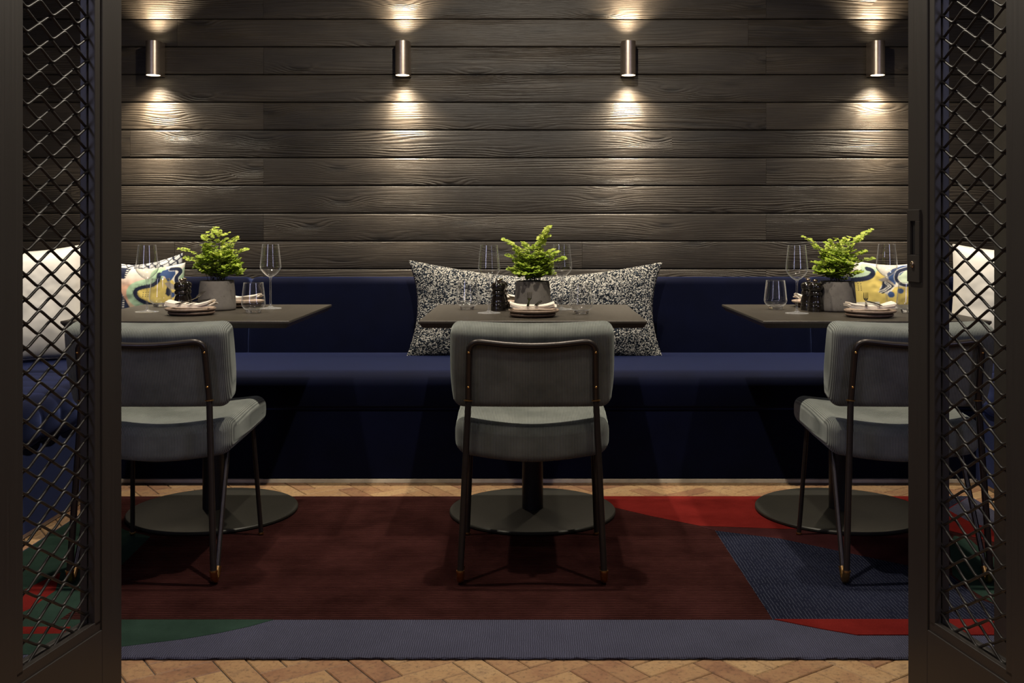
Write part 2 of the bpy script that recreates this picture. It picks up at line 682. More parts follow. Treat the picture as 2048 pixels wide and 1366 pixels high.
def seat_profile(front, back, top=SEAT_Z, bot=.30, r=.075, n=9):
    s = 1 if back > front else -1
    P = [(back, bot), (back, top)]
    for i in range(n + 1):
        a = PI / 2 * i / n
        P.append((front + s * r * (1 - math.sin(a)), top - r * .85 * (1 - math.cos(a)) - .002 * 0))
    for i in range(1, 6):
        a = PI / 2 * i / 5
        P.append((front + s * .03 * (1 - math.cos(a)), bot + .03 * (1 - math.sin(a))))
    return P


def back_profile(face, wallside, lean=.03, top=.817, bot=.40):
    s = 1 if wallside > face else -1
    P = [(wallside, bot), (wallside, top - .03)]
    for i in range(1, 7):
        a = PI / 2 * i / 6
        P.append((wallside - s * .05 * (1 - math.cos(a)), top - .03 + .03 * math.sin(a)))
    for i in range(0, 7):
        a = PI / 2 * i / 6
        P.append((face + s * (lean + .035 * (1 - math.sin(a))), top - .035 * (1 - math.cos(a))))
    P.append((face + s * lean * .45, .62))
    P.append((face, SEAT_Z + .02))
    P.append((face, bot))
    return P


def rounded_secs(x0, x1, r=.018, n=4, mid=2):
    S = []
    for i in range(n):
        a = PI / 2 * i / n
        S.append((x0 + r * (1 - math.cos(a)) * 1.0 + r * 0, r * (1 - math.sin(a))))
    S = [(x0 + r * (1 - math.cos(PI / 2 * i / n)), r * (1 - math.sin(PI / 2 * i / n))) for i in range(n + 1)]
    S += [(x1 - (x - x0), sh) for x, sh in reversed(S)]
    return S


rear = empty('banquette', 'long navy velvet banquette along the dark plank back wall', 'banquette', (0, 4.7, 0))


def shifted(mb, root):
    l = root.location
    for v in mb.V:
        v -= l
    return mb


shifted(MB().extrude(seat_profile(4.30, 4.97), rounded_secs(-2.62, 2.70, .004)), rear).obj('seat', VELVET, rear)
shifted(MB().extrude(back_profile(4.965, 5.115), rounded_secs(-1.348, 1.345, .03)), rear).obj('backrest', VELVET, rear)
shifted(MB().extrude(back_profile(4.965, 5.115), rounded_secs(-2.62, -1.350, .03)), rear).obj('backrest', VELVET, rear)
shifted(MB().extrude(back_profile(4.965, 5.115), rounded_secs(1.347, 2.70, .03)), rear).obj('backrest', VELVET, rear)
shifted(MB().box(-2.61, 2.69, 4.315, 4.95, .018, .302), rear).obj('base', VELVET, rear, smooth=False)
shifted(MB().box(-2.60, 2.68, 4.306, 4.93, 0, .0135), rear).obj('plinth', PALE_WOOD, rear, smooth=False)


def side_banquette(name, label, face, wallx, s):
    root = empty(name, label, 'banquette', (face - s * .3, 3.4, 0))
    secs = []
    y0, y1 = 2.62, 4.296
    N = 170
    for i in range(N + 1):
        y = y0 + (y1 - y0) * i / N
        ch = abs(math.sin(PI * (y - y0) / .145))
        e = min(y - y0, y1 - y)
        sh = .008 * (1 - ch ** .5)
        if e < .02:
            sh += .02 - e
        secs.append((y, sh))
    shifted(MB().extrude(seat_profile(face, wallx, r=.09), secs, 'y'), root).obj('seat', VELVET, root, angle=60)
    shifted(MB().extrude(back_profile(wallx + s * .17, wallx + s * .01, .03), rounded_secs(y0, y1, .02), 'y'), root).obj('backrest', VELVET, root)
    shifted(MB().box(min(face - s * .012, wallx), max(face - s * .012, wallx), y0 + .02, y1, .018, .302), root).obj('base', VELVET, root, smooth=False)
    shifted(MB().box(min(face - s * .02, wallx), max(face - s * .02, wallx), y0 + .03, y1, 0, .0135), root).obj('plinth', PALE_WOOD, root, smooth=False)
    return root


side_banquette('banquette', 'navy velvet side banquette seen through the left mesh door', -1.70, -2.645, 1)
side_banquette('banquette', 'navy velvet side banquette seen through the right mesh door', 1.83, 2.725, -1)


# ------------------------------------------------------------------ cushions
def cushion(name, w, h, t, mat, label, loc, yaw=0, tilt=.2, roll=0, pinch=.05, sag=.0, nu=64, nv=56, colf=None, seed=0, corner=.0, wr=.004, group=None, piping=None):
    """w wide, h high, bottom edge at loc; leans back by tilt; yaw about z"""
    V, Fc, C = [], [], []
    rng = Vector((seed * 3.1, seed * 1.7, seed * 5.3))

    def pos(u, v, side):
        a, b = max(0, 1 - abs(u) ** 3.2), max(0, 1 - abs(v) ** 3.2)
        th = t / 2 * (a * b) ** .52
        x = w / 2 * u * (1 - pinch * (1 - v * v) + corner * (u * u) * (v * v))
        z = h / 2 * v * (1 - pinch * (1 - u * u) + corner * (u * u) * (v * v))
        if v > 0:
            z -= sag * (1 - abs(u) ** 1.7) * v
        nz = mnoise.fractal(Vector((u * 2.2, v * 2.2, side * 2)) + rng, 1.0, 2.0, 3)
        edge = (1 - a * b)
        wrk = mnoise.noise(Vector((u * 9, v * 3, 3 + side)) + rng) * edge
        y = side * (th + wr * nz * (th / (t / 2)) * 2 + wr * wrk * (th / (t / 2)) ** .5)
        return Vector((x, y, z + h / 2))
    grid = {}
    us = [math.sin(PI / 2 * (2 * i / nu - 1)) * .45 + (2 * i / nu - 1) * .55 for i in range(nu + 1)]
    vs = [math.sin(PI / 2 * (2 * i / nv - 1)) * .45 + (2 * i / nv - 1) * .55 for i in range(nv + 1)]
    if colf:
        raw = [[colf(u, v) for v in vs] for u in us]
        for i in range(nu + 1):
            for j in range(nv + 1):
                acc, wsum = [0, 0, 0], 0
                for di in (-1, 0, 1):
                    for dj in (-1, 0, 1):
                        a, b = i + di, j + dj
                        if 0 <= a <= nu and 0 <= b <= nv:
                            wt = (2 - abs(di)) * (2 - abs(dj)) * (2.5 if di == dj == 0 else 1)
                            wsum += wt
                            for q in range(3):
                                acc[q] += raw[a][b][q] * wt
                grid[i, j] = [q / wsum for q in acc]
    idx = {}
    for side in (-1, 1):
        for i, u in enumerate(us):
            for j, v in enumerate(vs):
                rim = i in (0, nu) or j in (0, nv)
                key = (i, j, 0 if rim else side)
                if key not in idx:
                    idx[key] = len(V)
                    V.append(pos(u, v, side))
                    if colf:
                        C.append(grid[i, j])
        for i in range(nu):
            for j in range(nv):
                q = []
                for a, b in ((i, j), (i + 1, j), (i + 1, j + 1), (i, j + 1)):
                    rim = a in (0, nu) or b in (0, nv)
                    q.append(idx[(a, b, 0 if rim else side)])
                Fc.append(q if side < 0 else q[::-1])
    root = mk(name, V, Fc, mat, smooth=True, angle=75)
    if colf:
        a = root.data.color_attributes.new('Col', 'FLOAT_COLOR', 'POINT')
        a.data.foreach_set('color', [q for c in C for q in (*c, 1.0)])
    root.location = loc
    root.rotation_euler = (Matrix.Rotation(yaw, 3, 'Z') @ Matrix.Rotation(-tilt, 3, 'X') @ Matrix.Rotation(roll, 3, 'Y')).to_euler()
    tag(root, label, 'cushion', group)
    if piping:
        rim = [pos(u, -1, 1) for u in us] + [pos(1, v, 1) for v in vs[1:]] + [pos(u, 1, 1) for u in us[::-1][1:]] + [pos(-1, v, 1) for v in vs[::-1][1:]]
        MB().tube(rim, .0035, 6).obj('piping', piping, root)
    return root


def inside(p, poly):
    x, y = p
    c = False
    for i in range(len(poly)):
        x0, y0 = poly[i]
        x1, y1 = poly[i - 1]
        if (y0 > y) != (y1 > y) and x < (x1 - x0) * (y - y0) / (y1 - y0) + x0:
            c = not c
    return c


def dseg(p, line):
    best = 1e9
    px, py = p
    for (x0, y0), (x1, y1) in zip(line[:-1], line[1:]):
        dx, dy = x1 - x0, y1 - y0
        t = max(0, min(1, ((px - x0) * dx + (py - y0) * dy) / (dx * dx + dy * dy + 1e-9)))
        best = min(best, math.hypot(px - x0 - t * dx, py - y0 - t * dy))
    return best


def smooth_line(pts, n=5):
    out = []
    for i in range(len(pts) - 1):
        p0, p1, p2, p3 = pts[max(i - 1, 0)], pts[i], pts[i + 1], pts[min(i + 2, len(pts) - 1)]
        for k in range(n):
            t = k / n
            out.append(tuple(.5 * (2 * p1[q] + (p2[q] - p0[q]) * t + (2 * p0[q] - 5 * p1[q] + 4 * p2[q] - p3[q]) * t * t + (3 * p1[q] - p0[q] - 3 * p2[q] + p3[q]) * t ** 3) for q in (0, 1)))
    return out + [pts[-1]]


NAVY, BLUE, YEL, MINT, PINK, WHT, GREY = srgb(38, 44, 66), srgb(62, 84, 128), srgb(224, 200, 112), srgb(178, 208, 172), srgb(226, 178, 150), srgb(232, 226, 212), srgb(160, 150, 138)
L1 = smooth_line([(620, 1230), (440, 1140), (330, 1080), (270, 1000), (280, 930), (360, 890), (490, 865), (560, 800), (560, 700)])
L2 = smooth_line([(700, 640), (800, 660), (830, 710), (795, 780), (810, 850), (860, 900), (900, 1000)])


def lerp(a, b, t):
    return tuple(p + (q - p) * t for p, q in zip(a, b))


def print_left(u, v):
    x, y = (u * 89 + 268 - 230) * 6.83, (620 - v * 95 - 440) * 6.83
    p = (x, y)
    if y > 1240:                                   # lower half of the print, hidden behind the table
        y2 = 2480 - y
        p = (1000 - x, y2)
        x, y = p
    c = lerp(WHT, PINK, max(0, min(1, (y - 700) / 180))) if x < 700 else WHT
    if y > 1000 and x > 160:
        c = lerp(c, MINT, .3)
    if dseg(p, L1) < 120 and x < 620:
        c = MINT
    if inside(p, [(290, 980), (330, 915), (520, 890), (590, 780), (700, 770), (800, 860), (850, 960), (830, 1130), (560, 1210), (430, 1130), (320, 1060)]):
        c = YEL
        if 350 < x < 460 and 950 < y < 1040 and (math.hypot((x % 36) - 18, (y % 30) - 15) < 8):
            c = NAVY
    d = dseg(p, L1)
    if d < 30:
        c = NAVY
    elif 36 < d < 42:
        c = NAVY if (x + y) % 26 < 13 else c
    if inside(p, [(590, 650), (690, 625), (760, 650), (775, 730), (730, 815), (690, 830), (640, 745), (570, 720)]):
        c = BLUE
    if inside(p, [(810, 720), (870, 640), (930, 700), (960, 800), (900, 860), (830, 830)]):
        c = MINT
    d = dseg(p, L2)
    if d < 24:
        c = NAVY
    elif 29 < d < 34:
        c = WHT
    if inside(p, [(650, 850), (700, 830), (770, 880), (800, 960), (740, 940), (690, 900)]):
        c = GREY
    if inside(p, [(690, 900), (740, 950), (770, 1000), (720, 1050), (680, 1010)]):
        c = NAVY
    if math.hypot((x - 775) / 26, (y - 1030) / 38) < 1:
        c = BLUE
    if x < 140 - (y - 600) * .25 and y < 760 or (x < 60 + (y - 950) * .55 and y > 950):
        c = NAVY
        if (y % 34) < 12 and 90 < x < 120:
            c = WHT
    return c


R1 = smooth_line([(640, 930), (750, 890), (850, 870), (950, 830), (1000, 770), (985, 725), (940, 715)])
R2 = smooth_line([(1520, 680), (1440, 690), (1340, 730), (1295, 830), (1350, 920), (1440, 940), (1520, 920)])


def print_right(u, v):
    x, y = (u * 91 + 1805 - 1600) * 6.5, (630 - v * 96 - 440) * 6.5
    if y > 1180:
        y = 2360 - y
        x = 2600 - x
    p = (x, y)
    c = WHT
    if inside(p, [(700, 760), (860, 790), (900, 850), (760, 900), (640, 900)]):
        c = PINK
    if dseg(p, R1) < 85 and y < 900:
        c = lerp(MINT, WHT, .2)
    if inside(p, [(560, 960), (760, 910), (900, 890), (1020, 790), (1060, 720), (1140, 790), (1190, 850), (1130, 880), (1050, 1000), (1200, 1120), (1200, 1200), (560, 1200)]):
        c = YEL
        if 770 < x < 840 and 930 < y < 1040 and (math.hypot((x % 30) - 15, (y % 28) - 14) < 7):
            c = NAVY
    if dseg(p, R1) < 32:
        c = NAVY
    if inside(p, [(1180, 760), (1280, 680), (1430, 630), (1560, 640), (1560, 760), (1330, 790), (1270, 930), (1190, 870)]):
        c = BLUE
    if inside(p, [(1260, 960), (1440, 950), (1560, 980), (1560, 1200), (1170, 1200), (1190, 1050)]):
        c = YEL
    if inside(p, [(1320, 810), (1440, 710), (1560, 720), (1560, 920), (1360, 900)]):
        c = lerp(MINT, WHT, .35)
    d = dseg(p, R2)
    if d < 22:
        c = NAVY
    elif 26 < d < 31:
        c = WHT
    if inside(p, [(1050, 860), (1150, 815), (1250, 900), (1260, 960), (1180, 890), (1110, 890)]):
        c = GREY
    if inside(p, [(1110, 880), (1190, 890), (1255, 950), (1200, 1000), (1090, 1065), (1030, 1040), (1085, 970)]):
        c = NAVY
        if abs(dseg(p, [(1150, 900), (1200, 950), (1120, 1010), (1050, 1040)]) - 12) < 5:
            c = WHT
    for a, b, r in ((1330, 1020, 42), (1200, 1075, 46)):
        if math.hypot(x - a, y - b) < r:
            c = BLUE
    return c


def hatch(u, v):
    x, y = u * 15, v * 15
    k = mnoise.noise(Vector((x * .6, y * .6, 2)))
    a = math.sin(x * 3.1 + y * 2.2 + 3 * k)
    b = math.sin(x * 2.0 - y * 3.4 + 2 * k)
    return srgb(40, 44, 62) if (a > .72 or b > .8) else srgb(214, 214, 214)


cushion('cushion', .41, .435, .12, PRINT, 'printed cushion of navy, yellow and pink curves, behind the left table', (-1.798, 4.752, SEAT_Z + .004), 0, .13, .0, .05, .02, 210, 220, print_left, 1)
cushion('cushion', .47, .475, .11, HATCH, 'white cushion with black hatching tucked behind the printed cushion at left', (-1.885, 4.893, SEAT_Z + .004), -.03, .11, .0, .03, .05, 230, 200, hatch, 2)
cushion('cushion', .42, .45, .15, PRINT, 'printed cushion of yellow, blue and mint curves, behind the right table', (1.72, 4.855, SEAT_Z + .004), 0, .13, -.01, .05, .02, 210, 220, print_right, 3)
cushion('cushion', 1.12, .425, .15, BOUCLE, 'long black and white boucle lumbar cushion behind the middle table', (.022, 4.852, SEAT_Z + .003), 0, .13, .008, .015, .058, 110, 60, None, 4, .07, .006)
cushion('cushion', .56, .52, .19, WHITE_CLOTH, 'plain white cushion seen through the left mesh door', (-2.225, 4.57, SEAT_Z + .004), math.radians(40), .16, 0, .05, .02, 70, 70, None, 5, .0, .0035, None, WHITE_CLOTH)
cushion('cushion', .60, .52, .17, WHITE_CLOTH, 'plain white cushion seen through the right mesh door', (2.14, 4.57, SEAT_Z + .004), math.radians(-40), .16, 0, .05, .02, 70, 70, None, 6, .0, .0035, None, WHITE_CLOTH)


# ------------------------------------------------------------------ rug
def rug():
    zt = .0086

    def G(px, py):
        q = at_height(px, py, zt)
        return (max(-1.640, min(1.715, q.x)), max(2.552, min(4.055, q.y)))

    def shrink(poly, e):
        cx = sum(p[0] for p in poly) / len(poly)
        cy = sum(p[1] for p in poly) / len(poly)
        out = []
        for x, y in poly:
            l = math.hypot(x - cx, y - cy)
            k = max(0, l - e) / l
            out.append((cx + (x - cx) * k, cy + (y - cy) * k))
        return out
    e0, e1 = G(1430, 1062), G(1545, 1238)
    ang = math.atan2(e1[1] - e0[1], e1[0] - e0[0])
    mats = [mat_pile('pile_blue_grey', (.088, .088, .132), .0056, .0, None, 330, .6, .10, .6),
            mat_pile('pile_maroon_ribbed', (.059, .0205, .0185), .0128, PI / 2, None, 420, .8, .42, .28),
            mat_pile('pile_maroon_plain', (.046, .0145, .0150)),
            mat_pile('pile_green', (.024, .045, .034)),
            mat_pile('pile_red', (.145, .0140, .0120)),
            mat_pile('pile_navy_lined', (.015, .0165, .030), .0098, ang + PI / 2, (.050, .053, .074))]
    mb = MB()
    x0, x1, y0, y1 = -1.646, 1.72, 2.545, 4.06
    # base slab with soft rounded edges and a finely wavy rim
    ring = []
    rng = random.Random(2)
    n = 260
    for a, b in (((x0, y0), (x1, y0)), ((x1, y0), (x1, y1)), ((x1, y1), (x0, y1)), ((x0, y1), (x0, y0))):
        for i in range(n):
            ring.append((a[0] + (b[0] - a[0]) * i / n, a[1] + (b[1] - a[1]) * i / n))
    N = len(ring)
    cx, cy = (x0 + x1) / 2, (y0 + y1) / 2
    V = []
    for e, z in ((.0, 0.0), (-.004, .003), (-.0025, .0062), (.003, .0080), (.010, .0086), (.03, .0085)):
        for p in ring:
            j = rng.uniform(-.0016, .0016) if e < .02 else 0
            k = 1 - (e + j) / 1.0
            V.append((cx + (p[0] - cx) * (1 - (e + j) / (x1 - x0) * 2), cy + (p[1] - cy) * (1 - (e + j) / (y1 - y0) * 2), z + (j * .4 if z > 0 else 0)))
    Fc = []
    for a in range(5):
        for i in range(N):
            k = (i + 1) % N
            Fc.append((a * N + i, a * N + k, (a + 1) * N + k, (a + 1) * N + i))
    Fc.append(tuple(5 * N + i for i in range(N)))
    mb.add(V, Fc)
    layer = [.0004]

    def patch(slot, pts, z=None, e=.0015):
        mb.slot = slot
        P = [G(*p) for p in pts]
        layer[0] += .00016
        top = zt + (layer[0] if z is None else z)
        S = shrink(P, e)
        n = len(P)
        V = [(x, y, .003) for x, y in P] + [(x, y, top - .0012) for x, y in P] + [(x, y, top) for x, y in S]
        Fc = [tuple(range(2 * n, 3 * n))]
        for a in (0, n):
            for i in range(n):
                k = (i + 1) % n
                Fc.append((a + i, a + k, a + n + k, a + n + i))
        mb.add(V, Fc)
    patch(1, [(-900, 1239.5), (2900, 1239.5), (2900, 985), (-900, 985)])
    patch(3, [(-400, 1239.5), (120, 1239.5), (165, 1208), (247, 1128), (302, 1073), (255, 1062), (190, 1030), (100, 1040), (0, 1095), (-500, 1239)])
    patch(4, [(20, 1196), (58, 1175), (122, 1145), (112, 1181), (61, 1218), (10, 1240)])
    patch(3, [(-500, 1239.5), (548, 1239.5), (500, 1253), (440, 1266), (370, 1278), (247, 1293), (57, 1322), (-300, 1326)])
    patch(4, [(20, 1254), (143, 1254), (131, 1268), (20, 1269)])
    patch(4, [(1190, 988), (1215, 1012), (1300, 1032), (1400, 1052), (1562, 1058), (1900, 1062), (1990, 1085), (2100, 1090), (2100, 985), (1500, 985)])
    patch(2, [(1400, 1054), (1562, 1059), (1900, 1063), (1900, 1150), (1812, 1132), (1560, 1082), (1430, 1062)])
    patch(5, [(1430, 1062), (1560, 1078), (1812, 1131), (1900, 1150), (1960, 1200), (2080, 1239.5), (1545, 1239.5)])
    patch(0, [(1895, 1020), (1960, 985), (2200, 985), (2200, 1055), (1990, 1060), (1940, 1045)])
    patch(5, [(1880, 985), (1950, 985), (1895, 1018), (1870, 1010)])
    patch(3, [(1898, 1090), (1908, 1072), (1940, 1080), (1975, 1110), (2080, 1150), (2200, 1230), (2000, 1215), (1950, 1185), (1905, 1150)])
    patch(4, [(1548, 1239.5), (2900, 1239.5), (2900, 1271), (1715, 1271), (1640, 1258)])
    o = mb.obj('rug', mats, smooth=True, angle=30)
    tag(o, 'patterned rug of maroon, red, green and blue-grey shapes on the brick floor', 'rug')


rug()


# ------------------------------------------------------------------ dining chair
def corner_curve(pts, r, n=6):
    return fillet(pts, r, n)


def make_chair():
    """local origin: floor centre between the rear feet, +y points away from the camera (towards the table)"""
    root = empty('dining_chair', '', 'chair')
    RZ = .012                                        # stands on the rug
    yb = .0

    # backrest pad: leans towards the sitter's back
    def warp_back(p):
        x, y, z = p
        u, v = x / .24, z / .125
        y += .010 * (1 - u * u) * (1 - v * v) * (1 if y > 0 else -.55)
        y += -.016 * u * u * -1 * .6
        z += .006 * u * u * (1 if z > 0 else -.3) - (.004 if z > 0 else 0)
        x *= 1 + .012 * (1 - v * v) - .034 * max(0, -v) ** 2
        return Vector((x, y, z))
    t = MB().rbox(.484, .098, .252, .030, 14, warp=warp_back, m=6)
    m = Matrix.Translation((0, .078, .647)) @ Matrix.Rotation(math.radians(13), 4, 'X')
    t.xf(m).obj('backrest', CORD, root, angle=80)

    def warp_seat(p):
        x, y, z = p
        u, v = x / .235, y / .215
        z += -.030 * (1 - abs(u) ** 1.7) * (.78 - .22 * v)
        z += .012 * v if v > -1 else 0
        z += -.018 * max(0, v) ** 3 * (1 if z > 0 else 0)
        x *= 1 - .02 * max(0, -v) + .01 * (1 - (z / .06) ** 2)
        return Vector((x, y, z))
    s = MB().rbox(.472, .43, .108, .036, 14, warp=warp_seat, m=6)
    s.xf(Matrix.Translation((0, .313, .436))).obj('seat', CORD, root, angle=80)

    # back frame: one bent tube round the back that runs down into the rear legs
    r = .0095
    pts = []
    leg = {}
    for sx in (-1, 1):
        foot = Vector((sx * .2115, .0, RZ + .012))
        mid = Vector((sx * .1885, .033, .546))
        top = Vector((sx * .1800, -.003, .722))
        leg[sx] = (foot, mid, top)
    L, R = leg[-1], leg[1]
    bar = [L[1], L[2], Vector((-.150, -.006, .7225)), Vector((-.08, -.010, .7155)), Vector((0, -.011, .712)), Vector((.08, -.010, .7155)), Vector((.150, -.006, .7225)), R[2], R[1]]
    bar[1] = Vector((-.1845, -.0045, .7265))
    bar[7] = Vector((.1845, -.0045, .7265))
    # corner fillets only at the two upper bends
    seq = [bar[0]] + fillet([bar[0], bar[1], bar[3]], .038, 8)[1:-1] + [bar[3], Vector((-.04, -.0108, .713)), bar[4], Vector((.04, -.0108, .713)), bar[5]] + fillet([bar[5], bar[7], bar[8]], .038, 8)[1:-1] + [bar[8]]
    bf = MB().tube(seq, r, 14).obj('back_frame', TUBE, root)
    for sx in (-1, 1):
        foot, mid, top = leg[sx]
        d = (top - mid)
        for k in (.20, .80):
            c = mid + (Vector((sx * .1845, -.0045, .7265)) - mid) * (k * .96 + .04)
            v = MB()
            v.lathe([(0.0001, .0035), (.0022, .003), (.0038, .0015), (.0042, 0), (.0042, -.003)], 14, cap0=False)
            v.xf(Matrix.Translation(c + Vector((0, -r + .0005, 0))) @ Matrix.Rotation(PI / 2, 4, 'X'))
            tag(v.obj('rivet', BRASS, bf), 'brass rivet')
        # rear leg: down, round a U bend at the floor, back up under the seat
        up_end = Vector((sx * .198, .195, .392))
        b0 = foot + (mid - foot) * .052
        b1 = foot + Vector((0, .026, 0)) + (up_end - foot - Vector((0, .026, 0))) * .075
        q = MB()
        q.tube([mid, mid + (b0 - mid) * .5, b0], r, 14)
        q.tube([b1, (b1 + up_end) / 2, up_end], r * .82, 12)
        lg = q.obj('leg', TUBE, root)
        low = Vector((foot.x, foot.y + .014, RZ + .004 + r * 1.15 - .006))
        cap = bez(b0, low - Vector((0, .004, .009)), b1, 10)
        z_min = min(p.z for p in cap)
        dz = RZ + r * 1.12 + .0008 - z_min
        cap = [p + Vector((0, 0, dz * math.sin(PI * i / 10))) for i, p in enumerate(cap)]
        c = MB().tube(cap, r * 1.16, 14)
        c.tube([b0 + (mid - b0).normalized() * .003, b0 - (mid - b0).normalized() * .002], r * 1.30, 14)
        c.tube([b1 + (up_end - b1).normalized() * .003, b1 - (up_end - b1).normalized() * .002], r * 1.24, 14)
        tag(c.obj('foot_cap', BRASS, lg), 'brass U-shaped foot cap')
        cl = MB()
        ax = (b0 - mid).normalized()
        cl.tube([mid - ax * .0026, mid - ax * .0012, mid + ax * .0012, mid + ax * .0026], 1, 16, radii=[r * 1.05, r * 1.42, r * 1.42, r * 1.05])
        tag(cl.obj('collar', BRASS, lg), 'brass collar ring')
        # front leg
        f0 = Vector((sx * .2190, .506, RZ + .0015))
        f1 = Vector((sx * .2015, .462, .405))
        fl = MB().tube([f0 + Vector((0, 0, .004)), (f0 + f1) / 2, f1], r * .82, 12).obj('leg', TUBE, root)
        g = MB()
        g.lathe([(r * 1.0, 0), (r * 1.05, .002), (r * .95, .006)], 14, c=f0 - Vector((0, 0, .001)))
        tag(g.obj('foot_cap', BRASS, fl), 'thin brass glide')
    # steel frame under the seat ties the legs together
    fr = MB()
    fr.tube(fillet([(-.195, .19, .386), (-.195, .46, .400), (.195, .46, .400), (.195, .19, .386)], .03), .007, 8)
    fr.tube([(-.2, .2, .386), (.2, .2, .386)], .007, 8)
    fr.obj('seat_frame', TUBE, root)
    return root


CHAIR_Y = 3.04
chair = make_chair()
chair.location = (.0065, CHAIR_Y, 0)
chair['label'] = 'grey-green corduroy dining chair at the middle table, in full view'
chair['group'] = 'corduroy dining chairs at the tables'
dup(chair, (-1.136, CHAIR_Y, 0), 0, 'grey-green corduroy dining chair at the left table, half behind the left door')
dup(chair, (1.136, CHAIR_Y, 0), 0, 'grey-green corduroy dining chair at the right table, half behind the right door')


# ------------------------------------------------------------------ tables
TABLE_Z = .75


def make_table():
    root = empty('bistro_table', '', 'table')
    w, d = .375, .368
    mb = MB()
    rings = []
    for inset, z in ((.001, .750), (0, .7488), (0, .7428), (.012, .7265), (.016, .7255)):
        rings.append([(x * (w - inset), y * (d - inset), z) for x, y in ((-1, -1), (1, -1), (1, 1), (-1, 1))])
    V = [p for r in rings for p in r]
    Fc = [(0, 1, 2, 3), (16, 17, 18, 19)]
    for a in range(4):
        for i in range(4):
            k = (i + 1) % 4
            Fc.append((a * 4 + i, a * 4 + k, a * 4 + 4 + k, a * 4 + 4 + i))
    mb.add(V, Fc).obj('tabletop', TOP, root, smooth=False)
    yc = .05
    c = MB().lathe([(.0385, .024), (.0385, .70)], 40, c=(0, yc, 0))
    c.lathe([(.13, .700), (.13, .7262)], 40, c=(0, yc, 0))
    c.obj('pedestal', DARK_STEEL, root)
    b = MB().lathe([(.300, .012), (.305, .014), (.305, .020), (.302, .0235), (.292, .0248), (.2, .0252), (.04, .0255)], 96, c=(0, yc, 0))
    b.obj('base_plate', BASEPLATE, root)
    return root


table = make_table()
TY = 3.412 + .368
table.location = (.0095, TY, 0)
table['label'] = 'square dark bistro table in the middle, on a round pedestal base'
table['group'] = 'bistro tables along the banquette'
dup(table, (-1.166, TY, 0), 0, 'square dark bistro table at the left, partly behind the left mesh door')
dup(table, (1.140, TY, 0), 0, 'square dark bistro table at the right, partly behind the right mesh door')


# ------------------------------------------------------------------ glasses
def make_wine():
    root = empty('wine_glass', '', 'wine glass')
    b = MB()
    out = [(.004, .118), (.010, .121), (.020, .128), (.032, .141), (.0385, .152), (.0395, .158), (.0385, .170), (.0350, .205), (.0308, .243)]
    b.lathe(smooth2(out), 48, cap0=True, cap1=False)
    b.lathe([(.0303, .2425), (.0308, .2436), (.0313, .2425), (.0308, .2416), (.0303, .2425)], 48, cap0=False, cap1=False)
    b.obj('bowl', GLASS, root)
    s = MB().lathe([(.0065, .0075), (.0042, .014), (.0034, .030), (.0032, .09), (.0036, .108), (.0055, .1165), (.0065, .1195)], 20)
    s.obj('stem', STEMGLASS, root)
    f = MB().lathe([(.040, .0), (.0412, .0008), (.0405, .0016), (.026, .0030), (.012, .0055), (.006, .0085)], 48)
    f.obj('foot', FOOTGLASS, root)
    return root


def smooth2(prof, n=4):
    return smooth_line(prof, n)


def make_tumbler():
    root = empty('tumbler', '', 'tumbler')
    b = MB()
    b.lathe(smooth2([(.0272, .0125), (.034, .017), (.0405, .026), (.0425, .035), (.0415, .047), (.0385, .075), (.0345, .108)]), 48, cap0=False, cap1=False)
    b.lathe([(.0339, .1078), (.0345, .1090), (.0351, .1078), (.0345, .1066), (.0339, .1078)], 48, cap0=False, cap1=False)
    b.obj('bowl', GLASS, root)
    s = MB().lathe(smooth2([(.0235, .0006), (.0262, .002), (.0265, .006), (.0278, .0128), (.022, .0118), (.010, .0105), (.0005, .0102)]), 44)
    s.obj('thick_base', SOLID, root)
    return root


wine, tumb = make_wine(), make_tumbler()
wine['group'] = 'stemmed wine glasses on the tables'
tumb['group'] = 'stemless tumblers on the tables'
ZT = TABLE_Z + .0004
wines = [(-.147, 3.73, 'wine glass left of the fern on the middle table'),
         (.118, 3.895, 'wine glass right of the fern on the middle table, partly behind its fronds'),
         (-1.39, 3.775, 'wine glass beside the left door, in front of the printed cushion'),
         (-.983, 3.94, 'wine glass right of the fern on the left table'),
         (.953, 3.714, 'wine glass left of the fern on the right table, beside the two mills'),
         (1.36, 3.965, 'wine glass right of the fern on the right table, before the yellow cushion')]
for i, (x, y, lb) in enumerate(wines):
    if i == 0:
        wine.location = (x, y, ZT)
        wine['label'] = lb
    else:
        dup(wine, (x, y, ZT), i * .7, lb)
tumblers = [(-.234, 3.895, 'tumbler at the far left of the middle table, left of the wine glass'),
            (.181, 3.69, 'tumbler right of the plate on the middle table'),
            (-1.432, 4.03, 'tumbler on the left table against the printed cushion, left of the mills'),
            (-.993, 3.734, 'tumbler at the right side of the left table, before the far napkin'),
            (.9195, 3.895, 'tumbler at the left edge of the right table'),
            (1.362, 3.74, 'tumbler on the right table half hidden by the right door')]
for i, (x, y, lb) in enumerate(tumblers):
    if i == 0:
        tumb.location = (x, y, ZT)
        tumb['label'] = lb
    else:
        dup(tumb, (x, y, ZT), i * .5, lb)


